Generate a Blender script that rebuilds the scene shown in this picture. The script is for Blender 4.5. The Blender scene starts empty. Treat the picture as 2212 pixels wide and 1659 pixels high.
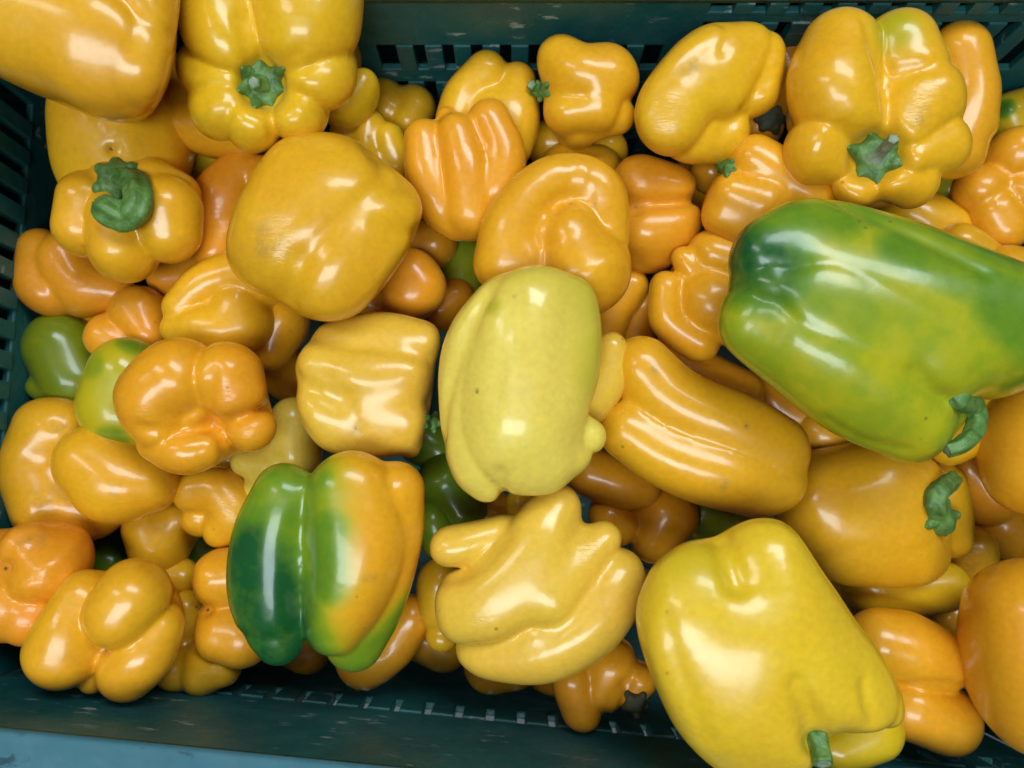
import bpy, bmesh, math, random
import numpy as np
from mathutils import Matrix, Vector

random.seed(7)
R = math.radians
scene = bpy.context.scene
col = scene.collection

# ------------------------------------------------------------------ camera
CAM_Z, TILT, FOV = 0.62, R(8.0), R(65.0)
DW, DH = 2212.0, 1659.0                       # units the sizes below are written in
FPX = DW / 2 / math.tan(FOV / 2)
cam_d = bpy.data.cameras.new('camera')
cam = bpy.data.objects.new('camera', cam_d)
col.objects.link(cam)
cam.location = (0, 0, CAM_Z)
cam.rotation_euler = (TILT, 0, 0)
cam_d.sensor_width = 36.0
cam_d.lens = 18.0 / math.tan(FOV / 2)
cam_d.clip_start, cam_d.clip_end = 0.01, 50
cam_d.dof.use_dof = True
cam_d.dof.focus_distance = 0.385
cam_d.dof.aperture_fstop = 9.0
scene.camera = cam
CM = np.array(Matrix.Translation((0, 0, CAM_Z)) @ Matrix.Rotation(TILT, 4, 'X'))

# ------------------------------------------------------------------ light
world = bpy.data.worlds.new('World')
scene.world = world
world.use_nodes = True
wb = world.node_tree.nodes['Background']
wb.inputs[0].default_value = (0.80, 0.90, 1.0, 1)
wb.inputs[1].default_value = 0.035

def area(name, loc, target, sx, sy, power, colr, roll=0):
    l = bpy.data.lights.new(name, 'AREA')
    l.shape = 'RECTANGLE'; l.size = sx; l.size_y = sy
    l.energy = power; l.color = colr
    o = bpy.data.objects.new(name, l)
    col.objects.link(o)
    o.location = loc
    q = (Vector(target) - Vector(loc)).to_track_quat('-Z', 'Y')
    o.rotation_euler = (q.to_matrix() @ Matrix.Rotation(roll, 3, 'Z')).to_euler()
    return o
area('ceiling_lamp', (0.50, 0.95, 2.1), (0, 0.1, 0.1), 1.35, 0.60, 29, (0.80, 0.92, 1.0), R(12))
area('ceiling_lamp', (-0.25, -0.75, 2.1), (0, 0.1, 0.1), 1.45, 0.56, 29, (0.80, 0.92, 1.0), R(4))
area('ceiling_lamp', (-1.25, 0.45, 2.1), (0, 0.1, 0.1), 0.30, 0.9, 7, (0.95, 0.97, 1.0), R(-8))

scene.view_settings.view_transform = 'Standard'
scene.view_settings.look = 'None'
scene.view_settings.exposure = 0.04
scene.view_settings.gamma = 1.0
scene.view_settings.use_curve_mapping = False
scene.cycles.use_denoising = True
scene.cycles.max_bounces = 4
scene.cycles.diffuse_bounces = 3
scene.cycles.glossy_bounces = 2
scene.cycles.transmission_bounces = 1
scene.cycles.adaptive_threshold = 0.02

# ------------------------------------------------------------------ node helpers
def material(name):
    m = bpy.data.materials.new(name); m.use_nodes = True
    return m, m.node_tree, m.node_tree.nodes['Principled BSDF']
def N(t, typ, **kw):
    n = t.nodes.new(typ)
    for k, v in kw.items():
        if k in n.inputs: n.inputs[k].default_value = v
        else: setattr(n, k, v)
    return n
def ramp(t, fac, stops, interp='LINEAR'):
    n = t.nodes.new('ShaderNodeValToRGB'); cr = n.color_ramp; cr.interpolation = interp
    while len(cr.elements) < len(stops): cr.elements.new(0.5)
    for e, (p, c) in zip(cr.elements, stops):
        e.position = p; e.color = c if len(c) == 4 else (*c, 1)
    t.links.new(fac, n.inputs[0]); return n.outputs[0]
def mixc(t, fac, a, b, mode='MIX'):
    n = t.nodes.new('ShaderNodeMix'); n.data_type = 'RGBA'; n.blend_type = mode
    for sock, v in ((n.inputs[0], fac), (n.inputs[6], a), (n.inputs[7], b)):
        if hasattr(v, 'is_linked'): t.links.new(v, sock)
        else: sock.default_value = v if isinstance(v, (int, float)) else (*v, 1)
    return n.outputs[2]
def mth(t, op, a, b=0.0, clamp=False):
    n = t.nodes.new('ShaderNodeMath'); n.operation = op; n.use_clamp = clamp
    for s, v in ((n.inputs[0], a), (n.inputs[1], b)):
        if hasattr(v, 'is_linked'): t.links.new(v, s)
        else: s.default_value = v
    return n.outputs[0]
def coords(t, offset_by_object=True):
    tc = t.nodes.new('ShaderNodeTexCoord')
    if not offset_by_object: return tc.outputs['Object']
    oi = t.nodes.new('ShaderNodeObjectInfo')
    s = N(t, 'ShaderNodeVectorMath', operation='SCALE'); s.inputs[0].default_value = (13.1, 7.7, 3.3)
    t.links.new(oi.outputs['Random'], s.inputs['Scale'])
    a = N(t, 'ShaderNodeVectorMath', operation='ADD')
    t.links.new(tc.outputs['Object'], a.inputs[0]); t.links.new(s.outputs[0], a.inputs[1])
    return a.outputs[0]
def noise(t, v, scale, detail=2.0, rough=0.5):
    n = N(t, 'ShaderNodeTexNoise', Scale=scale, Detail=detail, Roughness=rough)
    t.links.new(v, n.inputs['Vector']); return n.outputs['Fac']

# ------------------------------------------------------------------ materials
def pepper_material():
    m, t, b = material('pepper_skin')
    v = coords(t)
    oi = t.nodes.new('ShaderNodeObjectInfo')
    base = oi.outputs['Color']
    n1 = noise(t, v, 26, 2.5)
    hue = N(t, 'ShaderNodeHueSaturation', Saturation=1.0, Value=0.96)
    hue.inputs['Hue'].default_value = 0.488
    t.links.new(base, hue.inputs['Color'])
    warm = ramp(t, n1, [(0.35, (0, 0, 0)), (0.80, (0.8, 0.8, 0.8))])
    c = mixc(t, warm, base, hue.outputs[0])
    n2 = noise(t, v, 320, 3.0)
    c = mixc(t, 1.0, c, ramp(t, n2, [(0.3, (0.94, 0.94, 0.94)), (0.7, (1.06, 1.05, 1.0))]), 'MULTIPLY')
    # unripe green
    at = N(t, 'ShaderNodeAttribute', attribute_name='green')
    g = mth(t, 'ADD', at.outputs['Fac'], mth(t, 'MULTIPLY', mth(t, 'SUBTRACT', noise(t, v, 40, 5, 0.65), 0.5), mth(t, 'MULTIPLY', at.outputs['Fac'], 0.9)))
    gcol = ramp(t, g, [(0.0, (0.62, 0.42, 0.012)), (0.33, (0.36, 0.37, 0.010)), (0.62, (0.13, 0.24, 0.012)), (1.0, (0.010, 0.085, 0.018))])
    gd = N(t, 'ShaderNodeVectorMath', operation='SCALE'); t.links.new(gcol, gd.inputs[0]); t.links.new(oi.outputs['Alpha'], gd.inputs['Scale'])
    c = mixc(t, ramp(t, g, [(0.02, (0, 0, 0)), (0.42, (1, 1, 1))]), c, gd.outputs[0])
    # pale and brown blemishes
    ab = N(t, 'ShaderNodeAttribute', attribute_name='scar')
    sc = mth(t, 'MULTIPLY', mth(t, 'MINIMUM', ab.outputs['Fac'], 1.0), ramp(t, noise(t, v, 190, 4, 0.65), [(0.40, (0.1, 0.1, 0.1)), (0.62, (1, 1, 1))]))
    c = mixc(t, mth(t, 'MULTIPLY', sc, 0.55), c, (0.34, 0.20, 0.055))
    c = mixc(t, mth(t, 'MULTIPLY', mth(t, 'SUBTRACT', ab.outputs['Fac'], 1.15), 2.0, True), c, (0.05, 0.020, 0.006))
    vo = N(t, 'ShaderNodeTexVoronoi', Scale=60.0); t.links.new(v, vo.inputs['Vector'])
    spot = ramp(t, vo.outputs['Distance'], [(0.0, (1, 1, 1)), (0.045, (1, 1, 1)), (0.075, (0, 0, 0))])
    rare = ramp(t, noise(t, v, 17, 1), [(0.52, (0, 0, 0)), (0.60, (1, 1, 1))])
    c = mixc(t, mth(t, 'MULTIPLY', mth(t, 'MULTIPLY', spot, rare), 0.55), c, (0.16, 0.085, 0.02))
    t.links.new(c, b.inputs['Base Color'])
    # gloss
    ag = N(t, 'ShaderNodeAttribute', attribute_name='wrinkle')
    rg = mth(t, 'ADD', ramp(t, noise(t, v, 60, 3), [(0.3, (0.24,) * 3), (0.75, (0.38,) * 3)]), mth(t, 'MULTIPLY', ag.outputs['Fac'], 0.10))
    t.links.new(rg, b.inputs['Roughness'])
    b.inputs['Specular IOR Level'].default_value = 0.42
    b.inputs['Coat Weight'].default_value = 0.38
    b.inputs['Coat Roughness'].default_value = 0.13
    b.inputs['Subsurface Weight'].default_value = 0.0
    b.inputs['Subsurface Radius'].default_value = (1.0, 0.55, 0.08)
    b.inputs['Subsurface Scale'].default_value = 0.006
    # relief
    h1 = noise(t, v, 42, 0.0)
    mp = N(t, 'ShaderNodeMapping'); mp.inputs['Scale'].default_value = (1, 3.2, 1.6); mp.inputs['Rotation'].default_value = (0.3, 0.2, 0.6)
    t.links.new(v, mp.inputs['Vector'])
    wr = noise(t, mp.outputs[0], 210, 3.0, 0.6)
    h2 = noise(t, v, 300, 1.0)
    hh = mth(t, 'ADD', mth(t, 'ADD', h1, mth(t, 'MULTIPLY', h2, 0.08)), mth(t, 'MULTIPLY', mth(t, 'MULTIPLY', wr, ag.outputs['Fac']), 1.1))
    bp = N(t, 'ShaderNodeBump', Strength=0.20, Distance=0.0016)
    t.links.new(hh, bp.inputs['Height'])
    t.links.new(bp.outputs[0], b.inputs['Normal'])
    t.links.new(bp.outputs[0], b.inputs['Coat Normal'])
    return m
def stem_material(name, c1, c2, rough=0.5):
    m, t, b = material(name)
    v = coords(t)
    n1 = noise(t, v, 160, 4, 0.6)
    c = ramp(t, n1, [(0.3, c1), (0.7, c2)])
    t.links.new(c, b.inputs['Base Color'])
    b.inputs['Roughness'].default_value = rough
    bp = N(t, 'ShaderNodeBump', Strength=0.6, Distance=0.0012)
    t.links.new(noise(t, v, 300, 3), bp.inputs['Height']); t.links.new(bp.outputs[0], b.inputs['Normal'])
    return m
def crate_material(name, c1, c2, scuff, rough=0.42, thresh=0.66):
    m, t, b = material(name)
    v = coords(t, False)
    gm = t.nodes.new('ShaderNodeNewGeometry'); v = gm.outputs['Position']
    c = ramp(t, noise(t, v, 14, 4, 0.6), [(0.3, c1), (0.7, c2)])
    mp = N(t, 'ShaderNodeMapping'); mp.inputs['Scale'].default_value = (0.45, 1.0, 1.3); mp.inputs['Rotation'].default_value = (0.1, 0.25, 0.15)
    t.links.new(v, mp.inputs['Vector'])
    s1 = ramp(t, noise(t, mp.outputs[0], 130, 5, 0.62), [(thresh, (0, 0, 0)), (thresh + 0.05, (1, 1, 1))])
    s2 = ramp(t, noise(t, v, 26, 2), [(0.48, (0, 0, 0)), (0.62, (1, 1, 1))])
    c = mixc(t, mth(t, 'MULTIPLY', mth(t, 'MULTIPLY', s1, s2), 0.8), c, scuff)
    dust = ramp(t, noise(t, v, 60, 6, 0.7), [(0.45, (0, 0, 0)), (0.8, (1, 1, 1))])
    c = mixc(t, mth(t, 'MULTIPLY', dust, 0.10), c, (0.25, 0.33, 0.33))
    t.links.new(c, b.inputs['Base Color'])
    t.links.new(ramp(t, noise(t, v, 45, 4), [(0.3, (rough - 0.1,) * 3), (0.7, (rough + 0.15,) * 3)]), b.inputs['Roughness'])
    bp = N(t, 'ShaderNodeBump', Strength=0.35, Distance=0.001)
    t.links.new(noise(t, v, 210, 4), bp.inputs['Height']); t.links.new(bp.outputs[0], b.inputs['Normal'])
    return m
M_PEP = pepper_material()
M_STEM = stem_material('pepper_stem', (0.050, 0.13, 0.022), (0.14, 0.27, 0.060), 0.45)
M_DRY = stem_material('dried_calyx', (0.025, 0.032, 0.012), (0.080, 0.075, 0.030), 0.7)
M_CUT = stem_material('stem_cut_end', (0.16, 0.22, 0.13), (0.34, 0.38, 0.27), 0.8)
M_CRATE = crate_material('crate_plastic', (0.005, 0.074, 0.076), (0.010, 0.120, 0.116), (0.34, 0.42, 0.42), 0.5, 0.60)
M_RIM = crate_material('crate_rim_plastic', (0.026, 0.120, 0.155), (0.042, 0.155, 0.190), (0.008, 0.03, 0.045), 0.7, 0.57)
def floor_material():
    m, t, b = material('pale_floor')
    v = coords(t, False)
    t.links.new(ramp(t, noise(t, v, 9, 5, 0.6), [(0.3, (0.12, 0.125, 0.13)), (0.7, (0.20, 0.205, 0.21))]), b.inputs['Base Color'])
    b.inputs['Roughness'].default_value = 0.6
    return m
M_FLOOR = floor_material()

# ------------------------------------------------------------------ object helpers
def tag(o, label=None, cat=None, group=None, kind=None):
    for k, v in (('label', label), ('category', cat), ('group', group), ('kind', kind)):
        if v: o[k] = v
    return o
def empty(name, loc):
    o = bpy.data.objects.new(name, None); col.objects.link(o); o.location = loc
    o.empty_display_size = 0.02
    return o
def mesh_obj(name, verts, faces, mat, parent=None, loc=None, smooth=True, attrs=None):
    me = bpy.data.meshes.new(name)
    verts = np.asarray(verts, dtype=np.float32)
    if loc is None: loc = (0, 0, 0)
    if isinstance(faces, np.ndarray):
        me.vertices.add(len(verts)); me.vertices.foreach_set('co', (verts - np.asarray(loc, dtype=np.float32)).ravel())
        me.loops.add(faces.size); me.loops.foreach_set('vertex_index', faces.astype(np.int32).ravel())
        me.polygons.add(len(faces)); me.polygons.foreach_set('loop_start', np.arange(0, faces.size, 4, dtype=np.int32))
        me.update(calc_edges=True)
    else:
        me.from_pydata((verts - np.asarray(loc, dtype=np.float32)).tolist(), [], faces)
    me.validate()
    if smooth: me.shade_smooth()
    for k, a in (attrs or {}).items():
        me.attributes.new(k, 'FLOAT', 'POINT').data.foreach_set('value', a.astype(np.float32))
    me.materials.append(mat)
    o = bpy.data.objects.new(name, me); col.objects.link(o)
    if parent is not None: o.parent = parent
    else: o.location = loc
    return o

# ------------------------------------------------------------------ rounded-volume modeller
def catmull(pts, sub=5):
    p = np.array(pts, dtype=np.float64)
    if len(p) < 3: return p
    q = np.vstack([2 * p[0] - p[1], p, 2 * p[-1] - p[-2]])
    out = []
    for i in range(len(p) - 1):
        a, b, c, d = q[i:i + 4]
        for j in range(sub):
            u = j / sub
            out.append(0.5 * ((2 * b) + (-a + c) * u + (2 * a - 5 * b + 4 * c - d) * u * u + (-a + 3 * b - 3 * c + d) * u ** 3))
    out.append(p[-1])
    return np.array(out)
def sd_chain(X, ch):
    if len(ch) == 1:
        return np.sqrt(((X - ch[0, :3]) ** 2).sum(1)) - ch[0, 3]
    best = None
    ch = ch.astype(X.dtype)
    for a, b in zip(ch[:-1], ch[1:]):
        ba = b[:3] - a[:3]; L = max(float(ba @ ba), 1e-6)
        w = X - a[:3]
        wb = w @ ba
        u = np.minimum(np.maximum(wb / X.dtype.type(L), 0), 1)
        d2 = np.einsum('ij,ij->i', w, w) - u * (2 * wb - u * X.dtype.type(L))
        d = np.sqrt(np.maximum(d2, 0)) - (a[3] + u * (b[3] - a[3]))
        best = d if best is None else np.minimum(best, d)
    return best
def smin(a, b, k):
    h = np.maximum(k - np.abs(a - b), 0) / k
    return np.minimum(a, b) - h * h * k * 0.25
def smax(a, b, k): return -smin(-a, -b, k)

def U(px, py, h=0.0):
    f = 1 - h / FPX
    return np.array([(px - DW / 2) * f, (DH / 2 - py) * f, h])

class Vol:
    def __init__(s): s.add = []; s.sub = []; s.waves = []; s.fold = []; s.flat = []; s.ribs = None; s.groups = []; s.cd = 0; s.cw = 7
    def __call__(s, X):
        d = None; cs = []
        for ch, k in s.add:
            c = sd_chain(X, ch)
            d = c if d is None else smin(d, c, k)
            cs.append(c)
        if s.groups:
            n0 = len(s.add) - len(s.groups)
            gr = {}
            for g, c in zip(s.groups, cs[n0:]):
                gr[g] = c if g not in gr else np.minimum(gr[g], c)
            st = np.sort(np.stack(list(gr.values())), axis=0)
            if len(st) > 1:
                d = d + s.cd * np.exp(-((st[1] - st[0]) / s.cw) ** 1.3) * np.clip(1.6 - np.abs(st[0]) / 30, 0, 1)
        for kv, ph, am in s.waves: d = d + am * np.sin(X @ kv.astype(X.dtype) + X.dtype.type(ph))
        if s.ribs:
            ch, A, B, amp, nr = s.ribs
            bd = None
            for i, (a, b) in enumerate(zip(ch[:-1], ch[1:])):
                ba = b[:3] - a[:3]; w = X - a[:3]
                u = np.clip((w @ ba) / max(ba @ ba, 1e-6), 0, 1); dv = w - u[:, None] * ba
                q = (dv * dv).sum(1)
                th = np.arctan2(dv @ B[i], dv @ A[i])
                if bd is None: bd, bt = q, th
                else:
                    m = q < bd; bd = np.where(m, q, bd); bt = np.where(m, th, bt)
            d = d + amp * np.cos(nr * bt) * np.clip(np.sqrt(bd) / (2 * amp), 0, 1)
        for p, n, k in s.flat: d = smax(d, ((X - p.astype(X.dtype)) @ n.astype(X.dtype)), k)
        for ch, w, dep in s.fold:
            e = np.maximum(sd_chain(X, ch), 0) / w
            d = d + dep * np.exp(-e ** 1.4)
        for ch, k in s.sub: d = smax(d, -sd_chain(X, ch), k)
        return d
    def hits(s, pts):
        """heights at which the sight lines through pts meet the surface"""
        pts = np.asarray(pts, dtype=np.float64)[:, :2]
        top = max((c[:, 2] + c[:, 3]).max() for c, k in s.add) + 20
        h = np.full(len(pts), top); best = h.copy(); bd = np.full(len(pts), 1e9)
        done = np.zeros(len(pts), bool)
        q = (pts - np.array([DW / 2, DH / 2])) * np.array([1, -1])
        for _ in range(45):
            f = (1 - h / FPX)[:, None]
            d = s(np.concatenate([q * f, h[:, None]], 1))
            b = (d < bd) & ~done; best[b] = h[b]; bd[b] = d[b]
            done |= d < 0.5
            h = np.where(done, h, h - np.maximum(d * 0.9, 0.5))
            if done.all() or (h < -500).all(): break
        return best
    def hit(s, px, py): return float(s.hits([(px, py)])[0])
    def bounds(s):
        lo = np.min([(c[:, :3] - c[:, 3:4]).min(0) for c, k in s.add], axis=0)
        hi = np.max([(c[:, :3] + c[:, 3:4]).max(0) for c, k in s.add], axis=0)
        return lo, hi
def polygonise(vol, cell, soft=0):
    lo, hi = vol.bounds(); lo = lo - 3 * cell - 6; hi = hi + 3 * cell + 6
    n = np.ceil((hi - lo) / cell).astype(int) + 1
    ax = [lo[i] + cell * np.arange(n[i]) for i in range(3)]
    # coarse pass, then only the band near the surface
    st = 3
    cn = (n + st - 1) // st + 1
    cax = [lo[i] + cell * st * np.arange(cn[i]) for i in range(3)]
    G = np.stack(np.meshgrid(*cax, indexing='ij'), -1).reshape(-1, 3)
    cd = vol(G).reshape(cn)
    F = np.repeat(np.repeat(np.repeat(cd, st, 0), st, 1), st, 2)
    # nearest coarse value: shift so that blocks are centred on the samples
    F = F[st // 2:, st // 2:, st // 2:][:n[0], :n[1], :n[2]].copy()
    if F.shape != tuple(n):
        pad = [(0, n[i] - F.shape[i]) for i in range(3)]; F = np.pad(F, pad, mode='edge')
    idx = np.argwhere(np.abs(F) < cell * st * 1.5)
    P = np.stack([ax[i][idx[:, i]] for i in range(3)], 1).astype(np.float32)
    F[idx[:, 0], idx[:, 1], idx[:, 2]] = vol(P)
    ins = F < 0
    c = np.zeros(n - 1, dtype=np.int8)
    for dx in (0, 1):
        for dy in (0, 1):
            for dz in (0, 1):
                c += ins[dx:n[0] - 1 + dx, dy:n[1] - 1 + dy, dz:n[2] - 1 + dz]
    act = (c > 0) & (c < 8)
    vid = -np.ones(n - 1, dtype=np.int64)
    ai = np.argwhere(act); vid[act] = np.arange(len(ai))
    V = np.stack([ax[i][ai[:, i]] + cell / 2 for i in range(3)], 1).astype(np.float32)
    faces = []
    for a in range(3):
        b, d = (a + 1) % 3, (a + 2) % 3
        s0 = [slice(None)] * 3; s1 = [slice(None)] * 3
        s0[a] = slice(0, n[a] - 1); s1[a] = slice(1, n[a])
        A, B = ins[tuple(s0)], ins[tuple(s1)]
        for flip, msk in ((False, A & ~B), (True, ~A & B)):
            e = np.argwhere(msk)
            e = e[(e[:, b] > 0) & (e[:, d] > 0) & (e[:, b] < n[b] - 1) & (e[:, d] < n[d] - 1)]
            if not len(e): continue
            q = []
            for ob, od in ((-1, -1), (0, -1), (0, 0), (-1, 0)):
                f = e.copy(); f[:, b] += ob; f[:, d] += od
                q.append(vid[f[:, 0], f[:, 1], f[:, 2]])
            q = np.stack(q, 1)
            faces.append(q[:, ::-1] if flip else q)
    Fq = np.concatenate(faces)
    Fq = Fq[(Fq >= 0).all(1)]
    def project(V, it):
        e = cell * 0.05
        for _ in range(it):
            d = vol(V)
            g = np.stack([(vol(V + np.eye(3, dtype=np.float32)[i] * np.float32(e)) - d) / e for i in range(3)], 1)
            gl = np.maximum((g * g).sum(1), 0.15)
            V = V - np.clip(d / gl, -cell, cell)[:, None] * g
        return V
    V = project(V, 1)
    for _ in range(2):                          # even out the vertices, then back on to the surface
        f0 = Fq.ravel(); f1 = Fq[:, (1, 2, 3, 0)].ravel()
        cnt = np.maximum(np.bincount(f0, minlength=len(V)), 1)
        acc = np.stack([np.bincount(f0, weights=V[f1, i], minlength=len(V)) for i in range(3)], 1)
        V = (0.4 * V + 0.6 * acc / cnt[:, None]).astype(np.float32)
    V = project(V, 2)
    for i in range(soft):                       # round off creases and facets a little
        acc = np.stack([np.bincount(f0, weights=V[f1, i], minlength=len(V)) for i in range(3)], 1)
        V = 0.5 * V + 0.5 * acc / cnt[:, None]
    return V, Fq
def to_world(V, d):
    s = d / FPX
    Z = V[:, 2] * s - d
    C = np.stack([V[:, 0] * s, V[:, 1] * s, Z, np.ones(len(V))], 1)
    return (C @ CM.T)[:, :3]

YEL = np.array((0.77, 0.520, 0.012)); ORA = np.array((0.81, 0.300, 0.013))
PEPS = []
def pepper(label, d, t, lobes, k=16, grooves=(), dents=(), green=(), g0=0.0, wr=(), scar=(), stem=None, calyx=None,
           cell=5.8, wave=0.75, kb=55, grow=1.03, fill=0.42, back=True, dark=1.0, group='bell peppers heaped in the crate', w0=0.0, cr=None, cd=9.0, cw=14.0, soft=6, pale=0.0, facets=(), sides=()):
    rng = random.Random(label + str(len(PEPS)))
    rmax = max(p[2] for L in lobes for p in L)
    vol = Vol()
    chains = []
    for L in lobes:
        pts = []
        kk = k
        for p in L:
            px, py, r = p[:3]
            h = p[3] if len(p) > 3 else 0.5 * (rmax - r)
            u = U(px, py, h); pts.append((*u, r * grow))
        chains.append(catmull(pts))
    cen = np.mean([c[:, :3].mean(0) for c in chains], axis=0)
    if back:
        for c in chains:
            if c[:, 3].mean() < 0.55 * rmax: continue
            cc = c[::2]; b = cc.copy(); b[:, :2] = cen[:2] + 0.72 * (cc[:, :2] - cen[:2]); b[:, 2] = cc[:, 2] - 0.75 * rmax; b[:, 3] = cc[:, 3] * 0.86
            vol.add.append((b, kb))
            m = c[::2].copy(); m[:, :2] = cen[:2] + 0.60 * (c[::2, :2] - cen[:2]); m[:, 2] = c[::2, 2] - fill * rmax; m[:, 3] = c[::2, 3] * 0.88
            vol.add.append((m, kb))
    if cr:
        k = k if k >= 20 else 0.45 * float(np.mean([ch[:, 3].mean() for ch in chains])); vol.groups = list(cr); vol.cd = cd; vol.cw = cw
    for c in chains: vol.add.append((c, k * 1.15))
    for i in range(5):
        w = np.array([rng.gauss(0, 1) for _ in range(3)]); w /= np.linalg.norm(w)
        lam = rmax * rng.uniform(0.9, 2.2)
        vol.waves.append((w * 2 * math.pi / lam, rng.uniform(0, 6.28), wave * 0.010 * lam * rng.uniform(0.4, 1.0)))
    subs = []; folds = []; fl = []
    for x, y, nx, ny, dep in facets:            # flatter faces, as grown against a neighbour
        n = np.array([nx, ny, 1.0]); n /= np.linalg.norm(n)
        fl.append((U(x, y, vol.hit(x, y)) - n * dep * 0.55, n, 34.0))
    for poly in sides:                          # flattened flanks
        for (xa, ya), (xb, yb) in zip(poly[:-1], poly[1:]):
            cp = np.array([0, 0, FPX]); n = np.cross(U(xa, ya) - cp, U(xb, yb) - cp); n /= np.linalg.norm(n)
            if (cen - cp) @ n > 0: n = -n
            fl.append((cp + n * 13.0, n, 40.0))
    vol.flat = fl
    for pts, r, dep in grooves:
        pp = [(x, y, 0, 0) for x, y in pts]
        ln = sum(math.dist(a, b) for a, b in zip(pts[:-1], pts[1:]))
        n = max(3, int(ln / 14))
        cc = catmull(pp, 6)[:, :2] if len(pp) > 2 else np.array([(pts[0][0] + (pts[1][0] - pts[0][0]) * u, pts[0][1] + (pts[1][1] - pts[0][1]) * u) for u in np.linspace(0, 1, 5)])
        cc = cc[np.unique(np.linspace(0, len(cc) - 1, n).astype(int))]
        hh = vol.hits(cc)
        q = np.array([(*U(x, y, h), 0.0) for (x, y), h in zip(cc, hh)])
        folds.append((q, max(r * 1.15, cell * 1.5), dep * 2.0))
    for x, y, r, dep in dents:
        p = U(x, y, vol.hit(x, y) + r - dep)
        q = U(x, y, vol.hit(x, y) + 2.5 * r)
        subs.append((np.array([(*p, r), (*q, r * 1.15)]), r * 1.0))
    vol.sub = subs; vol.fold = folds
    V, F = polygonise(vol, cell, soft)
    at = {}
    ga = np.full(len(V), g0)
    for e in green:
        rad, st = e[-2:]
        pp = [(*U(e[i], e[i + 1], vol.hit(e[i], e[i + 1])), 0.0) for i in range(0, len(e) - 2, 2)]
        dd = sd_chain(V, np.array(pp)) / rad
        f = np.clip(1.2 - dd, 0, 1); ga = np.maximum(ga, st * f * f * (3 - 2 * f))
    at['green'] = ga
    for nm, lst, b0 in (('wrinkle', wr, w0), ('scar', scar, 0.0)):
        a = np.full(len(V), b0)
        for x, y, rad, *st in lst:
            p = U(x, y, vol.hit(x, y)); dd = np.sqrt(((V - p) ** 2).sum(1)) / rad
            a = np.maximum(a, np.clip(1.3 - 1.3 * dd, 0, 1) * (st[0] if st else 1.0))
        at[nm] = a
    W = to_world(V, d)
    base = W.mean(0); base[2] = W[:, 2].min()
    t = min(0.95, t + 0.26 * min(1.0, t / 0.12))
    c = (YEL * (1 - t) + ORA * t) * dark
    c = c * (1 - pale) + np.array((0.86, 0.74, 0.19)) * pale
    c = c * np.array((rng.uniform(0.96, 1.03), rng.uniform(0.96, 1.03), 1.0))
    parts = []
    if stem or calyx:
        root = empty('bell_pepper', base)
        bpy.context.view_layer.update()
        body = mesh_obj('skin', W, F, M_PEP, root, base, attrs=at)
    else:
        root = body = mesh_obj('bell_pepper', W, F, M_PEP, None, base, attrs=at)
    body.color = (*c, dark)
    if calyx:
        x, y, rad, n, rot = calyx[:5]; mat = calyx[5] if len(calyx) > 5 else M_STEM
        cv = Vol(); h0 = vol.hit(x, y)
        cv.add.append((np.array([(*U(x, y, h0 + rad * 0.02), rad * 0.36)]), 10))
        for i in range(n):
            a = rot + 2 * math.pi * i / n + rng.uniform(-0.15, 0.15)
            ln = rad * rng.uniform(0.85, 1.08)
            pts = []
            row = [(x + math.cos(a) * ln * q, y + math.sin(a) * ln * q) for q in (0.15, 0.5, 0.8, 1.0)]
            rowh = list(vol.hits(row))
            for q, rr in ((0.15, 0.32), (0.50, 0.36), (0.80, 0.27), (1.0, 0.10)):
                xx, yy = x + math.cos(a) * ln * q, y + math.sin(a) * ln * q
                pts.append((*U(xx, yy, rowh[len(pts)]), rad * rr))
            cv.add.append((np.array(pts), rad * 0.30))
        CV, CF = polygonise(cv, max(2.2, rad * 0.055))
        mesh_obj('calyx', to_world(CV, d), CF, mat, root, base)
    if stem:
        pts = stem['p']; sv = Vol()
        q = [(*U(x, y, vol.hit(x, y) + off), r) for x, y, r, off in pts]
        ch = catmull(q, 5)
        sv.add.append((ch, 4))
        if stem.get('flare'): sv.add.append((np.array([q[0]]) * np.array([1, 1, 1, stem['flare']]), q[0][3]))
        dr = np.diff(ch[:, :3], axis=0); dr /= np.maximum(np.linalg.norm(dr, axis=1), 1e-6)[:, None]
        a0 = np.cross(dr[0], [0.3, 0.2, 0.93]); A = []; Bn = []
        for t3 in dr:                            # a frame carried along the stem, for its ribs
            a0 = a0 - t3 * (a0 @ t3); a0 /= max(np.linalg.norm(a0), 1e-6)
            A.append(a0); Bn.append(np.cross(t3, a0))
        sv.ribs = (ch, A, Bn, 0.085 * float(ch[:, 3].mean()), 5)
        for i in range(3):
            w = np.array([rng.gauss(0, 1) for _ in range(3)]); w /= np.linalg.norm(w)
            sv.waves.append((w * 2 * math.pi / (q[0][3] * 1.3), rng.uniform(0, 6.28), q[0][3] * 0.025))
        end = ch[-1]; dirn = end[:3] - ch[-2][:3]; dirn /= max(np.linalg.norm(dirn), 1e-6)
        if stem.get('cut', True):               # flat cut end
            big = end[3] * 6
            sv.sub.append((np.array([(*(end[:3] + dirn * (big + end[3] * 0.25)), big)]), 2.0))
        SV, SF = polygonise(sv, max(2.0, min(p[2] for p in pts) * 0.22))
        so = mesh_obj('stem', to_world(SV, d), SF, stem.get('mat', M_STEM), root, base)
        if stem.get('cut', True):
            kv = Vol(); kv.add.append((np.array([(*(end[:3] + dirn * end[3] * 0.02), end[3] * 0.80)]), 3))
            big = end[3] * 6
            kv.sub.append((np.array([(*(end[:3] + dirn * (big + end[3] * 0.30)), big)]), 1.0))
            KV, KF = polygonise(kv, max(1.5, end[3] * 0.2))
            mesh_obj('cut_end', to_world(KV, d), KF, M_CUT, root, base)
    tag(root, label, 'pepper', group)
    PEPS.append(root)
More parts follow.
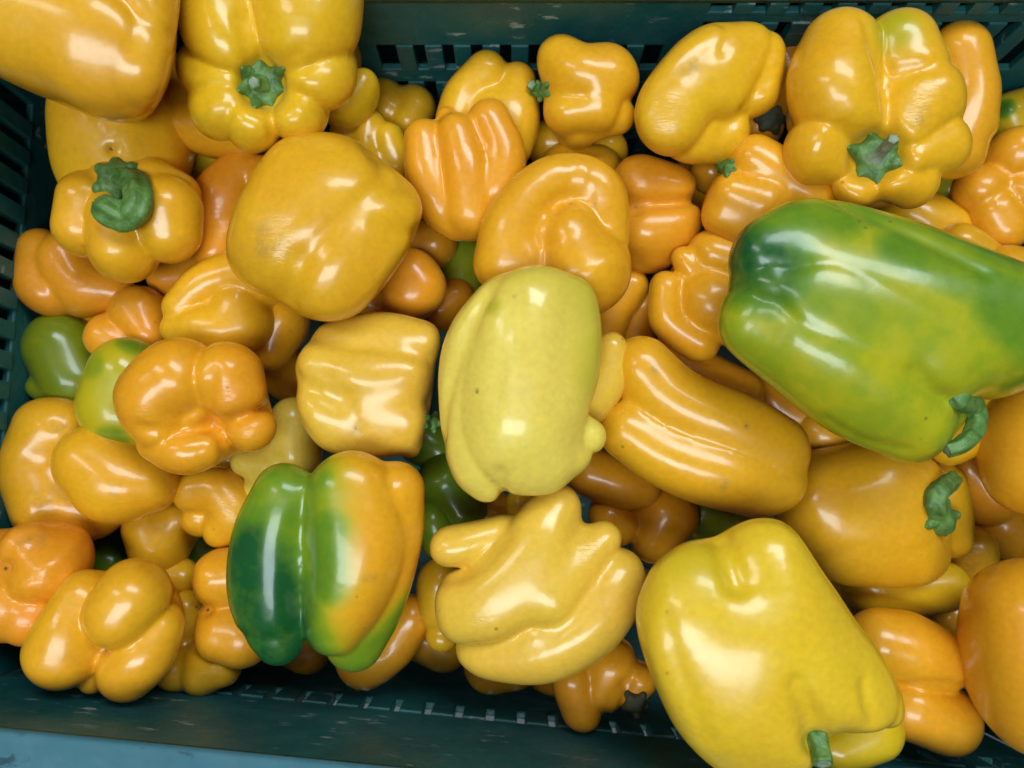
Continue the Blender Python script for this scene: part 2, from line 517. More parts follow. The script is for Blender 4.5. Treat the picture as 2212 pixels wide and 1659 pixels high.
    return root

# ------------------------------------------------------------------ floor and crate
fl = mesh_obj('floor', [(-3, -3, 0), (3, -3, 0), (3, 3, 0), (-3, 3, 0)], [(0, 1, 2, 3)], M_FLOOR, smooth=False)
tag(fl, kind='structure')

def box_bm(bm, x0, x1, y0, y1, z0, z1):
    vs = [bm.verts.new(p) for p in ((x0, y0, z0), (x1, y0, z0), (x1, y1, z0), (x0, y1, z0), (x0, y0, z1), (x1, y0, z1), (x1, y1, z1), (x0, y1, z1))]
    for f in ((0, 3, 2, 1), (4, 5, 6, 7), (0, 1, 5, 4), (1, 2, 6, 5), (2, 3, 7, 6), (3, 0, 4, 7)): bm.faces.new([vs[i] for i in f])
def bm_obj(name, bm, mat, parent=None, bevel=0.0):
    if bevel:
        bmesh.ops.bevel(bm, geom=bm.edges[:], offset=bevel, segments=2, affect='EDGES', profile=0.6, clamp_overlap=True)
    me = bpy.data.meshes.new(name); bm.to_mesh(me); bm.free()
    me.materials.append(mat)
    o = bpy.data.objects.new(name, me); col.objects.link(o)
    if parent is not None: o.parent = parent
    return o

RIM_Z, BASE_Z, TH, DRAFT = 0.245, 0.004, 0.0045, 0.000
# inner plan of the crate at the rim (front-left, front-right, back-right, back-left)
FL, FR, BR, BL = (-0.2835, -0.0985), (0.312, -0.1545), (0.318, 0.252), (-0.2835, 0.252)

def panel_grid(bm, us, zs, solid, t0, t1):
    """a moulded panel: cells of a grid, openings left out, with thickness"""
    nu, nz = len(us) - 1, len(zs) - 1
    key = {}
    def v(i, j, t):
        if (i, j, t) not in key: key[(i, j, t)] = bm.verts.new((us[i], (t0, t1)[t], zs[j]))
        return key[(i, j, t)]
    ok = lambda i, j: 0 <= i < nu and 0 <= j < nz and solid(i, j)
    for i in range(nu):
        for j in range(nz):
            if not ok(i, j): continue
            bm.faces.new([v(i, j, 0), v(i + 1, j, 0), v(i + 1, j + 1, 0), v(i, j + 1, 0)])
            bm.faces.new([v(i, j + 1, 1), v(i + 1, j + 1, 1), v(i + 1, j, 1), v(i, j, 1)])
            for di, dj, a, b in ((-1, 0, (i, j + 1), (i, j)), (1, 0, (i + 1, j), (i + 1, j + 1)), (0, -1, (i, j), (i + 1, j)), (0, 1, (i + 1, j + 1), (i, j + 1))):
                if not ok(i + di, j + dj):
                    bm.faces.new([v(*a, 0), v(*a, 1), v(*b, 1), v(*b, 0)])

def crate_wall(parent, p0, p1, openings, pitch, bar):
    """wall from p0 to p1 (inner face on its left side), openings = [(u0, u1, z0, z1)] filled with upright slats"""
    d = Vector((p1[0] - p0[0], p1[1] - p0[1], 0)); L = d.length; d.normalize()
    us = sorted({0.0, L, *[o[0] for o in openings], *[o[1] for o in openings]})
    zs = sorted({BASE_Z, RIM_Z - 0.006, *[o[2] for o in openings], *[o[3] for o in openings]})
    def solid(i, j):
        u, z = (us[i] + us[i + 1]) / 2, (zs[j] + zs[j + 1]) / 2
        return not any(o[0] < u < o[1] and o[2] < z < o[3] for o in openings)
    bm = bmesh.new(); panel_grid(bm, us, zs, solid, 0.0, -TH)
    bmesh.ops.recalc_face_normals(bm, faces=bm.faces[:])
    w = bm_obj('wall', bm, M_CRATE, parent)
    md = w.modifiers.new('bevel', 'BEVEL'); md.width = 0.0011; md.segments = 2; md.limit_method = 'ANGLE'
    nrm = Vector((-d.y, d.x, 0))
    ang = math.atan2(d.y, d.x)
    tilt = math.atan2(DRAFT, RIM_Z)
    w.matrix_local = Matrix.Translation((p0[0], p0[1], RIM_Z)) @ Matrix.Rotation(ang, 4, 'Z') @ Matrix.Rotation(tilt, 4, 'X') @ Matrix.Translation((0, 0, -RIM_Z))
    for (u0, u1, z0, z1) in openings:
        n = max(1, int(round((u1 - u0) / pitch)))
        st = (u1 - u0) / n
        bm = bmesh.new(); box_bm(bm, -bar / 2, bar / 2, -TH - 0.0012, 0.0012, z0 - 0.0006, z1 + 0.0006)
        first = bm_obj('slat', bm, M_CRATE, w, 0.0010)
        for i in range(n + 1):
            if i in (0, n): continue
            o = first if i == 1 else first.copy()
            if i != 1: col.objects.link(o); o.parent = w
            o.location = (u0 + i * st, 0, 0)
        if n == 1: bpy.data.objects.remove(first)
    return w
crate = empty('plastic_crate', (0, 0, 0))
frontL = (Vector(FR) - Vector(FL)).length
crate_wall(crate, FL, FR, [(0.03, frontL - 0.03, 0.122, 0.147)], 0.0182, 0.0130)
backL = (Vector(BL) - Vector(BR)).length
crate_wall(crate, BR, BL, [(0.022, 0.215, 0.229, 0.2375), (0.022, 0.215, 0.172, 0.220), (0.232, 0.395, 0.172, 0.198), (0.412, backL - 0.022, 0.172, 0.226),
                           (0.022, backL - 0.022, 0.095, 0.158), (0.022, backL - 0.022, 0.02, 0.08)], 0.0168, 0.0100)
crate_wall(crate, BL, FL, [(0.022, 0.330, 0.172, 0.226)], 0.0172, 0.0100)
crate_wall(crate, FR, BR, [(0.022, 0.375, 0.172, 0.226), (0.022, 0.375, 0.095, 0.158), (0.022, 0.375, 0.02, 0.08)], 0.0172, 0.0100)
# bottom
bm = bmesh.new()
vs = [bm.verts.new((x, y, z)) for z in (0.003, 0.007) for x, y in ((-0.277, -0.092), (0.306, -0.147), (0.312, 0.246), (-0.277, 0.246))]
for f in ((0, 3, 2, 1), (4, 5, 6, 7), (0, 1, 5, 4), (1, 2, 6, 5), (2, 3, 7, 6), (3, 0, 4, 7)): bm.faces.new([vs[i] for i in f])
bm_obj('bottom', bm, M_CRATE, crate)
# rim flange: a rounded band running round the top
def ring(off, z):
    pts = []
    cs = [Vector(FL), Vector(FR), Vector(BR), Vector(BL)]
    for i in range(4):
        a, b, c = cs[i - 1], cs[i], cs[(i + 1) % 4]
        e1, e2 = (b - a).normalized(), (c - b).normalized()
        n1, n2 = Vector((e1.y, -e1.x)), Vector((e2.y, -e2.x))
        m = (n1 + n2); m = m / max(m.dot(n1), 1e-6)
        p = b + m * off
        pts.append((p.x, p.y, z))
    return pts
prof = [(-0.0005, RIM_Z - 0.007), (-0.0012, RIM_Z - 0.002), (0.0008, RIM_Z + 0.0008), (0.004, RIM_Z + 0.0012), (0.030, RIM_Z - 0.0005), (0.0335, RIM_Z - 0.002), (0.0345, RIM_Z - 0.006),
        (0.0345, RIM_Z - 0.026), (0.0315, RIM_Z - 0.026), (0.0315, RIM_Z - 0.007), (0.010, RIM_Z - 0.007)]
vs, fs = [], []
for off, z in prof: vs += ring(off, z)
for j in range(len(prof)):
    for i in range(4):
        k = (j + 1) % len(prof)
        fs.append((j * 4 + i, j * 4 + (i + 1) % 4, k * 4 + (i + 1) % 4, k * 4 + i))
rim = mesh_obj('rim', vs, fs, M_RIM, crate, smooth=True)
bm = bmesh.new(); bm.from_mesh(rim.data); bmesh.ops.recalc_face_normals(bm, faces=bm.faces[:]); bm.to_mesh(rim.data); bm.free()
tag(crate, 'dark green plastic crate with slotted walls holding the peppers', 'crate')

# crates added outside three walls to block light, so the slots look dark
def blocker_crate(x0, x1, y0, y1, label):
    root = empty('plastic_crate', ((x0 + x1) / 2, (y0 + y1) / 2, 0))
    cx, cy = (x0 + x1) / 2, (y0 + y1) / 2
    for a, bq, c, d in ((x0 + 0.034, x1 - 0.034, y0 + 0.034, y0 + 0.039), (x0 + 0.034, x1 - 0.034, y1 - 0.039, y1 - 0.034), (x0 + 0.034, x0 + 0.039, y0 + 0.0395, y1 - 0.0395), (x1 - 0.039, x1 - 0.034, y0 + 0.0395, y1 - 0.0395)):
        bm = bmesh.new(); box_bm(bm, a - cx, bq - cx, c - cy, d - cy, 0.002, RIM_Z - 0.008)
        bm_obj('wall', bm, M_CRATE, root)
    bm = bmesh.new(); box_bm(bm, x0 + 0.04 - cx, x1 - 0.04 - cx, y0 + 0.04 - cy, y1 - 0.04 - cy, 0.002, 0.008); bm_obj('bottom', bm, M_CRATE, root)
    bm = bmesh.new()
    us, zs = [x0 - cx, x0 + 0.036 - cx, x1 - 0.036 - cx, x1 - cx], [y0 - cy, y0 + 0.036 - cy, y1 - 0.036 - cy, y1 - cy]
    panel_grid(bm, us, zs, lambda i, j: (i, j) != (1, 1), 0.0, 0.006)
    for v in bm.verts: v.co = (v.co.x, v.co.z, RIM_Z - 0.0075 + v.co.y)
    bmesh.ops.recalc_face_normals(bm, faces=bm.faces[:])
    bm_obj('rim', bm, M_CRATE, root)
    tag(root, label, 'crate')
blocker_crate(-0.3125, 0.350, 0.2885, 0.70, 'added crate behind the back wall, blocking light to darken its slots')
blocker_crate(-0.92, -0.3200, -0.20, 0.46, 'added crate beyond the left wall, blocking light to darken its slots')
blocker_crate(0.3565, 0.95, -0.22, 0.46, 'added crate beyond the right wall, blocking light to darken its slots')

# ------------------------------------------------------------------ the peppers, one by one
# lobes are lists of (across, down, radius[, toward the viewer])
pepper('big orange-yellow pepper cut off by the top left corner of the picture', 0.378, 0.42,
       [[(30, -60, 175), (130, 40, 150), (235, 110, 145)], [(300, -60, 90), (325, 50, 62), (300, 150, 70)], [(70, 70, 130)]], k=45,
       grooves=[([(250, -10), (310, 40), (375, 80)], 12, 4)], cr=(0,1,0), facets=[(200, 130, 0.15, -0.4, 14)], sides=[[(390, 0), (375, 130), (345, 222), (300, 268), (220, 268), (110, 222), (0, 165)]])
pepper('yellow pepper at the top with its short green stem facing up', 0.402, 0.12,
       [[(590, 0, 180, -120), (590, 90, 160, -110)], [(515, 130, 48, 25), (485, 85, 80, 15), (470, 10, 90, 0)], [(620, 135, 45, 25), (665, 75, 95, 15), (665, -20, 118, 0)],
        [(505, 180, 36, 22), (450, 172, 52, 5), (440, 150, 60, -40)], [(515, 220, 36, 22), (475, 236, 60, 0), (470, 215, 70, -50)], [(556, 240, 36, 22), (548, 262, 60, 0), (555, 220, 80, -50)],
        [(612, 230, 36, 22), (645, 248, 60, 0), (640, 200, 80, -50)], [(630, 185, 38, 22), (695, 175, 66, 0), (690, 140, 80, -40)]], fill=0.7,
       dents=[(567, 183, 46, 56)], grooves=[([(524, 45), (536, 90), (556, 145)], 12, 9), ([(580, 225), (584, 260), (588, 300)], 8, 5), ([(612, 195), (655, 220), (705, 252)], 8, 5), ([(600, 150), (640, 118)], 9, 5),
       ([(530, 170), (460, 160), (410, 150)], 8, 4), ([(535, 200), (480, 205), (430, 210)], 8, 4)],
       calyx=(567, 183, 54, 7, 0.2), stem={'p': [(565, 184, 17, 8), (558, 181, 14, 24), (549, 178, 14, 38)], 'flare': 1.4}, cr=(9,0,1,2,3,4,5,6), cd=13, k=36)
pepper('orange-yellow pepper peeping out between the two top left peppers', 0.452, 0.45,
       [[(395, 165, 45), (425, 250, 66), (520, 285, 55)], [(470, 240, 60)]], grooves=[([(350, 215), (400, 208)], 8, 5)])
pepper('yellow pepper with a small brown hole under the top left pepper', 0.452, 0.16,
       [[(230, 230, 110), (210, 330, 80), (220, 400, 70)], [(300, 260, 95), (310, 370, 85)], [(250, 320, 95)]],        dents=[(240, 322, 8, 16)], grooves=[([(245, 270), (240, 322)], 10, 3)], scar=[(240, 318, 30), (240, 322, 13, 2.0)], k=60)
pepper('golden pepper with a thick curled green stem near the left wall', 0.428, 0.30,
       [[(190, 430, 62, 0), (185, 490, 66, -10)], [(262, 470, 70, 10), (268, 535, 74, 0)], [(360, 450, 72, 10), (365, 500, 68, 0)], [(330, 395, 52, -10), (385, 420, 45, -20)], [(250, 400, 62, -25)]], k=9, fill=0.6,
       dents=[(258, 400, 32, 18)], calyx=(252, 388, 50, 6, 0.5),
       stem={'p': [(258, 385, 22, 4), (292, 395, 27, 24), (300, 440, 29, 28), (272, 470, 30, 30), (234, 455, 30, 24)], 'cut': False}, cr=(0,1,2,3,4), cd=10)
pepper('matte orange pepper leaning on the left wall below the curled-stem pepper', 0.468, 0.90,
       [[(88, 540, 47), (80, 615, 46)], [(140, 560, 62), (180, 615, 62), (250, 630, 40)], [(110, 630, 45)]], k=14, w0=0.15, cr=(0,1,0), cd=10)
pepper('small orange lump below the leftmost pepper', 0.485, 0.75, [[(190, 665, 38), (250, 655, 40)]])
pepper('orange pepper wedged below the curled-stem pepper', 0.478, 0.62, [[(365, 600, 46), (450, 585, 50), (520, 560, 40)]])
pepper('small two-lobed orange pepper above the lime green one', 0.462, 0.70, [[(298, 675, 57), (320, 720, 45)], [(232, 728, 46), (280, 750, 40)]], k=14, cr=(0,1), cd=9)
pepper('glossy golden pepper with two long lobes left of centre', 0.446, 0.22,
       [[(390, 665, 42), (450, 615, 50), (560, 590, 70)], [(385, 705, 38), (460, 712, 56, 18), (530, 705, 55)], [(520, 650, 60)]], k=14, cr=(0,1,1), cd=12)
pepper('rounded orange-yellow pepper tucked under the big wrinkled yellow one', 0.462, 0.42, [[(605, 690, 60), (580, 745, 55)], [(560, 690, 45)]])
pepper('large broad yellow pepper with a dull wrinkled patch left of centre', 0.403, 0.36,
       [[(655, 368, 80, 0), (592, 465, 96, 5), (565, 540, 80, 0)], [(745, 372, 84, 5), (672, 470, 100, 15), (640, 540, 90, 10)], [(832, 432, 76, 0), (785, 520, 94, 10), (720, 605, 84, 10), (706, 648, 52, 10)], [(868, 452, 42, -5)]], k=55, wave=1.2,
       grooves=[([(830, 390), (735, 480), (655, 560), (625, 625)], 20, 8), ([(620, 650), (632, 610), (645, 570)], 18, 9), ([(812, 335), (850, 390), (880, 400)], 16, 9), ([(905, 500), (850, 500), (810, 480)], 14, 5)],
       wr=[(575, 525, 85), (530, 545, 50)], scar=[(575, 525, 55)], facets=[(625, 430, -0.28, 0.22, 14), (785, 520, 0.5, -0.25, 12), (510, 560, -0.8, -0.35, 8), (720, 320, 0.2, 0.8, 8), (880, 440, 0.9, 0.35, 8)], grow=1.12, sides=[[(492, 490), (600, 300), (720, 283), (830, 345), (910, 430), (905, 500), (850, 595), (770, 690), (700, 700), (640, 690), (520, 620), (485, 560), (492, 490)]])
pepper('orange pepper hidden behind the left edge of the broad wrinkled one', 0.458, 0.68,
       [[(525, 365, 45), (485, 420, 60), (470, 480, 48)], [(465, 545, 46), (480, 500, 45)], [(570, 380, 45)]], k=12, wr=[(470, 480, 60)], cr=(0,1,2), cd=10)
pepper('shaded olive-yellow pepper in the gap under the top stem pepper', 0.492, 0.10, [[(440, 345, 60), (520, 350, 65)]], g0=0.16)
pepper('small yellow nub sticking out right of the top stem pepper', 0.448, 0.05, [[(785, 178, 29), (768, 205, 34), (735, 225, 45)]])
pepper('small ribbed yellow pepper right of the top stem pepper', 0.468, 0.10,
       [[(748, 275, 34), (745, 340, 45)], [(795, 275, 36), (790, 340, 50)], [(835, 300, 36), (850, 360, 45)], [(800, 380, 60)]], k=10, cr=(0,1,2,1), cd=10)
pepper('dim two-lobed yellow pepper in the back left corner by the slots', 0.492, 0.22, [[(820, 208, 36), (840, 240, 45)], [(898, 230, 40), (880, 260, 45)]], k=10, cr=(0,1), cd=9)
pepper('yellow pepper standing against the back wall, half hidden by the three-lobed one', 0.458, 0.16,
       [[(1052, 158, 46, 10), (1010, 205, 48, 5), (985, 260, 45)], [(1115, 178, 42, 0), (1110, 250, 55), (1095, 310, 55)], [(1055, 250, 70, -15)]], k=22, cr=(0,1,1), cd=9)
pepper('glossy orange three-lobed pepper standing upright below the back wall', 0.438, 0.52,
       [[(917, 300, 44, 0), (926, 380, 50, 0), (958, 455, 46, -5), (985, 488, 36, -5)], [(990, 290, 48, 15), (1008, 370, 56, 15), (1015, 460, 62, 0)], [(1055, 262, 48, 8), (1084, 335, 52, 5), (1070, 410, 56, 0)], [(964, 252, 24, -5)]], k=8, fill=0.8, cr=(0,1,2,3), cd=8, soft=10, wave=0.4)
pepper('yellow pepper with a pinched waist and side stem at the back wall', 0.440, 0.28,
       [[(1212, 130, 52, 10), (1255, 165, 66, 15), (1305, 170, 72, 5)], [(1228, 245, 48, 5), (1290, 235, 58, 5)], [(1250, 275, 36, -15), (1330, 250, 42, -10)]], k=15,
       grooves=[([(1180, 203), (1215, 208), (1260, 205)], 8, 5)], calyx=(1170, 196, 24, 5, 0.4), stem={'p': [(1175, 198, 12, -4), (1160, 192, 11, 0), (1148, 184, 10, 4)]}, cr=(0,0,1), cd=12)
pepper('shaded yellow pepper beneath the pinched one', 0.486, 0.20, [[(1190, 310, 52), (1310, 325, 45)]])
pepper('brownish yellow pepper behind the dimpled one', 0.474, 0.25, [[(1225, 372, 62), (1290, 370, 55)]])
pepper('orange-yellow pepper with a deep dimple right behind the pale centre pepper', 0.420, 0.42,
       [[(1085, 570, 62, 0), (1110, 480, 62, 10), (1170, 405, 55, 15), (1240, 385, 52, 15), (1300, 420, 52, 10), (1312, 510, 48, 0)], [(1230, 512, 70, 18), (1258, 580, 102, 8)], [(1150, 580, 80, -20)]], k=8,        dents=[(1196, 446, 14, 12)], grooves=[([(1200, 450), (1180, 500), (1170, 570)], 10, 6), ([(1230, 330), (1240, 380), (1215, 440)], 10, 4), ([(1288, 360), (1275, 410)], 10, 6)], cr=(0,1,0), cd=7, fill=0.5, scar=[(1232, 438, 8, 1.6), (1285, 440, 7, 1.4)], soft=12)
pepper('wrinkled orange pepper with a crease, right of the dimpled one', 0.452, 0.62,
       [[(1385, 395, 60, 5), (1450, 410, 52, 5)], [(1390, 500, 62, 0), (1450, 490, 58, 0), (1480, 465, 34, 8)], [(1400, 540, 48, -30)]], k=12,
       dents=[(1372, 448, 16, 10)], grooves=[([(1372, 448), (1430, 443), (1512, 428)], 9, 7)], wr=[(1350, 400, 80), (1370, 460, 60)], cr=(0,1,1), cd=12, scar=[(1374, 450, 16), (1372, 449, 8, 1.7)])
pepper('long yellow pepper lying aslant at the middle of the back wall', 0.420, 0.18,
       [[(1535, 125, 74, 5), (1470, 200, 80, 10), (1440, 262, 78, 5)], [(1610, 110, 58, -5), (1560, 200, 62, 0)], [(1650, 115, 44, -10), (1630, 200, 50, -20)], [(1560, 290, 58, -45), (1490, 310, 50, -30)]], k=32,
       grooves=[([(1562, 50), (1575, 70), (1560, 110)], 9, 5), ([(1500, 150), (1460, 190)], 18, 3), ([(1655, 170), (1600, 245), (1560, 285)], 9, 6), ([(1520, 115), (1480, 160)], 10, 3)], wr=[(1440, 250, 60)], scar=[(1490, 140, 40)], cr=(0,0,1,2), cd=9, facets=[(1480, 210, -0.12, -0.1, 10)], sides=[[(1465, 345), (1400, 325), (1365, 260), (1362, 215), (1400, 150), (1480, 65), (1540, 48)]])
pepper('dark-stemmed orange pepper in the shade below the aslant yellow one', 0.474, 0.55,
       [[(1570, 310, 55), (1540, 370, 50)], [(1640, 270, 50)]], k=12, calyx=(1665, 258, 34, 6, 0.1, M_DRY))
pepper('heart-shaped orange pepper with a side stem above the green pepper', 0.430, 0.50,
       [[(1628, 345, 52, 10), (1680, 385, 62, 5), (1750, 430, 60)], [(1580, 420, 45, 10), (1640, 440, 62, 10)], [(1555, 470, 38, -5), (1620, 490, 55, -10)]], k=20,
       calyx=(1572, 362, 22, 5, 0.3), stem={'p': [(1580, 362, 15, -6), (1566, 360, 15, -2), (1556, 350, 12, 2)], 'cut': False}, cr=(0,1,1), cd=5)
pepper('big yellow pepper at the top right with green calyx and pale broken stem', 0.410, 0.24,
       [[(1815, 105, 78, 10), (1795, 195, 92, 15), (1850, 275, 58, 25)], [(1945, 100, 75, 0), (1960, 150, 80, 0)], [(1985, 220, 88, 5), (1945, 285, 55, 25)], [(2025, 320, 66, -5), (1960, 345, 45, 22)],
        [(1970, 395, 54, -5), (1920, 385, 36, 20)], [(1855, 395, 50, -5), (1875, 375, 36, 20)], [(1776, 325, 78, -5), (1840, 345, 42, 20)], [(1890, 230, 140, -95), (1890, 330, 118, -70)]], fill=0.7,
       dents=[(1888, 340, 50, 60)], grooves=[([(1925, 158), (1970, 148), (2020, 152)], 12, 6), ([(1870, 45), (1900, 160), (1925, 290)], 9, 6), ([(1820, 270), (1828, 300), (1836, 325)], 8, 6), ([(1888, 380), (1890, 440)], 8, 5)],
       wr=[(1975, 225, 75)], green=[(1935, 60, 85, 0.30)], scar=[(1985, 255, 35)],
       calyx=(1890, 342, 58, 6, 0.3), stem={'p': [(1886, 345, 16, 4), (1905, 328, 12, 26), (1930, 300, 10, 60)], 'mat': M_CUT, 'flare': 1.6}, cr=(0,1,2,3,4,5,6,9), cd=10, k=40)
pepper('smooth orange pepper at the right of the back wall behind the big stemmed one', 0.438, 0.42,
       [[(2072, 112, 62), (2092, 210, 60), (2060, 320, 66)], [(2120, 180, 36), (2105, 270, 45)]], k=18, cr=(0,1), cd=8)
pepper('orange pepper glimpsed between the two large yellow peppers at the back', 0.468, 0.60, [[(1700, 130, 55), (1720, 200, 60)]])
pepper('pale yellow pepper with a green spot at the far right edge', 0.492, 0.02, [[(2185, 245, 45), (2240, 230, 45)], [(2200, 290, 40)]], green=[(2170, 235, 30, 0.8)])
pepper('orange pepper of four round lobes at the right edge', 0.456, 0.50,
       [[(2200, 330, 55, 15)], [(2115, 412, 48, 5)], [(2160, 490, 58, 0), (2140, 455, 50)], [(2215, 420, 52, 10)]], k=10, cr=(0,1,2,3), cd=12)
pepper('dull yellow pepper showing under the big stemmed one at the right', 0.468, 0.20, [[(1990, 480, 62), (2040, 500, 60)], [(1960, 460, 50)]])
pepper('small bright orange lump above the green pepper at the right', 0.446, 0.40, [[(2075, 525, 40), (2130, 560, 40)]])
pepper('bright orange lobe poking out above the green pepper at the right edge', 0.438, 0.42, [[(2170, 580, 46), (2240, 590, 50)]])
pepper('pale lemon-yellow pepper with green flush lying in the centre', 0.384, 0.0,
       [[(1085, 650, 62, -5), (1010, 760, 62, -5), (992, 900, 52, -5), (1020, 1000, 58, -5), (1045, 1045, 44, -5)], [(1160, 655, 86, 15), (1120, 790, 110, 10), (1105, 910, 105, 10), (1120, 985, 78, 5)],
        [(1245, 650, 52, 5), (1246, 740, 55, 5), (1215, 850, 60, 5), (1180, 960, 66, 5), (1172, 985, 60, 5)], [(1190, 990, 45, 0), (1242, 985, 32, 0)], [(1284, 940, 32, -15), (1230, 930, 40, -20)]],        grooves=[([(1055, 625), (1014, 708), (985, 794), (962, 876), (956, 960)], 9, 8), ([(1088, 1070), (1080, 1020)], 10, 6), ([(1120, 650), (1085, 760), (1070, 860)], 22, 2.5)],
       green=[(1275, 615, 1297, 720, 1290, 800, 100, 0.24), (1150, 575, 1240, 590, 130, 0.17), (1064, 662, 30, 0.30)], wave=1.3, g0=0.0, cr=(0,1,1,1,2), cd=7, pale=0.45, k=40, facets=[(1115, 800, 0.0, 0.0, 14), (1262, 730, 0.75, 0.1, 9), (1100, 980, 0.0, -0.5, 8), (985, 850, -0.8, 0.0, 6), (1180, 600, 0.1, 0.7, 6)], scar=[(1030, 845, 9, 1.7), (1064, 1040, 10), (1110, 640, 8)], grow=1.08, sides=[[(1302, 700), (1299, 630), (1272, 590), (1200, 571), (1150, 566), (1090, 583), (1020, 625), (960, 715), (938, 810), (945, 920), (960, 1005), (1000, 1068), (1050, 1092)]])
pepper('yellow pepper curving out from under the right side of the pale centre one', 0.416, 0.16,
       [[(1322, 752, 34), (1315, 810, 42), (1270, 870, 50)]], k=14, pale=0.2)
pepper('long golden two-lobed pepper lying between the centre one and the green one', 0.420, 0.36,
       [[(1385, 795, 66, 5), (1460, 870, 72, 8), (1580, 920, 74, 8), (1672, 970, 72, 0)], [(1355, 930, 60, 5), (1450, 985, 70, 10), (1570, 1025, 74, 10), (1680, 1040, 58, 0)], [(1640, 1055, 55, -10)]], k=12, fill=0.9,
       cr=(0,1,1), cd=6, scar=[(1612, 920, 11, 1.5), (1415, 795, 22), (1480, 797, 18), (1560, 1045, 25)], grow=1.07, soft=14, wave=0.3)
pepper('golden pepper with a hooked green stem at the right', 0.442, 0.34,
       [[(1790, 1085, 110, -5), (1880, 1105, 105, 0), (1945, 1095, 92, 0)], [(1840, 1180, 78, 5), (1960, 1195, 66, 5), (2020, 1195, 52, 0)], [(1900, 1040, 80, -10), (1960, 1045, 55, -5)]],        grooves=[([(2040, 1140), (2050, 1170), (2080, 1200)], 8, 5)], calyx=(2032, 1115, 40, 5, 1.3),
       stem={'p': [(2032, 1125, 22, 0), (2018, 1086, 24, 12), (2030, 1058, 21, 18), (2056, 1038, 19, 22)], 'flare': 1.2}, k=60, facets=[(1880, 1110, 0.0, 0.08, 14), (1900, 1225, 0.0, -0.7, 8), (2025, 1150, 0.9, -0.1, 10)], cr=(0,1,0), cd=5)
pepper('yellow-orange pepper just behind the hooked green stem', 0.462, 0.26, [[(2045, 1045, 42), (2062, 1110, 36), (2062, 1170, 36)], [(2020, 1005, 30)], [(2000, 1120, 60)]])
pepper('huge lime and dark green pepper at the right edge', 0.368, 0.0,
       [[(1655, 535, 80, -10), (1760, 530, 104, 0), (1930, 590, 128, 5), (2120, 670, 135, 5), (2260, 720, 130, -10)], [(1618, 705, 66, 0), (1730, 760, 92, 10), (1860, 850, 104, 10), (1950, 905, 86, 0)],
        [(1780, 660, 105, 20), (1980, 750, 110, 20), (2090, 755, 80, 10)], [(1985, 945, 48, -20), (2045, 905, 28, -30)], [(1670, 620, 72, -5), (1740, 640, 90, 5)]], wave=1.7, g0=0.40,
       grooves=[([(2045, 860), (2010, 840), (1980, 800)], 14, 8), ([(1790, 430), (1950, 500), (2130, 590)], 9, 5), ([(1780, 905), (1860, 950), (1960, 975)], 10, 4)],
       green=[(1590, 555, 1660, 580, 150, 0.95), (1680, 470, 1800, 470, 120, 0.60), (1950, 535, 2080, 590, 2230, 660, 110, 0.62), (2160, 650, 2250, 740, 120, 0.62), (1700, 605, 1860, 680, 90, 0.50), (1800, 445, 2000, 490, 2180, 570, 90, 0.55), (1552, 668, 34, 0.8), (1850, 965, 1900, 980, 40, 0.7), (2212, 830, 90, 0.6)],
       stem={'p': [(2065, 860, 26, -20), (2102, 880, 24, -6), (2108, 925, 20, 6), (2082, 958, 17, 14), (2048, 972, 15, 18)]}, cr=(0,1,2,1,2), cd=6, k=60, facets=[(1900, 560, 0.1, 0.6, 14), (1860, 720, 0.0, 0.0, 10), (1800, 870, -0.25, -0.65, 8)], grow=1.06, sides=[[(1571, 566), (1590, 510), (1641, 461), (1719, 424), (1797, 424), (1934, 455), (2051, 498), (2230, 575)], [(1545, 690), (1582, 794), (1660, 850), (1719, 897), (1817, 963), (1914, 998), (1993, 1003), (2030, 975)]])
pepper('shaded orange pepper under the gap left of the green pepper', 0.462, 0.55, [[(1480, 790, 50), (1600, 845, 48)], [(1440, 770, 40)]])
pepper('glossy knobbly orange pepper just left of the green pepper', 0.442, 0.40,
       [[(1535, 550, 52, 5), (1590, 565, 50)], [(1476, 558, 30, 10), (1500, 590, 36, 5)], [(1440, 620, 38, 5), (1446, 690, 44, 0), (1510, 735, 48, -5)], [(1530, 655, 82, -10), (1580, 670, 80, -10)]], k=12, cr=(0,1,2,3), cd=12, soft=10)
pepper('narrow orange pepper between the dimpled and the knobbly ones', 0.466, 0.48, [[(1362, 615, 38), (1322, 665, 40), (1300, 720, 40)]])
pepper('orange-brown pepper deep beside the knobbly one', 0.480, 0.55, [[(1385, 670, 44), (1370, 730, 45)]])
pepper('small round orange pepper touching the left of the pale centre one', 0.456, 0.66, [[(888, 595, 56), (912, 622, 50)], [(880, 640, 45)]], k=20)
pepper('orange lump in shade under the three-lobed pepper', 0.480, 0.55, [[(938, 525, 46), (880, 530, 40)]])
pepper('orange pepper in shade below the broad wrinkled one', 0.480, 0.50, [[(805, 650, 50), (860, 690, 50)]])
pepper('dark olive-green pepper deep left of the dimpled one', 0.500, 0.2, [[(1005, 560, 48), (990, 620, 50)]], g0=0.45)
pepper('orange pepper low in the gap at the left shoulder of the centre one', 0.490, 0.55, [[(950, 670, 42), (985, 640, 40)]])
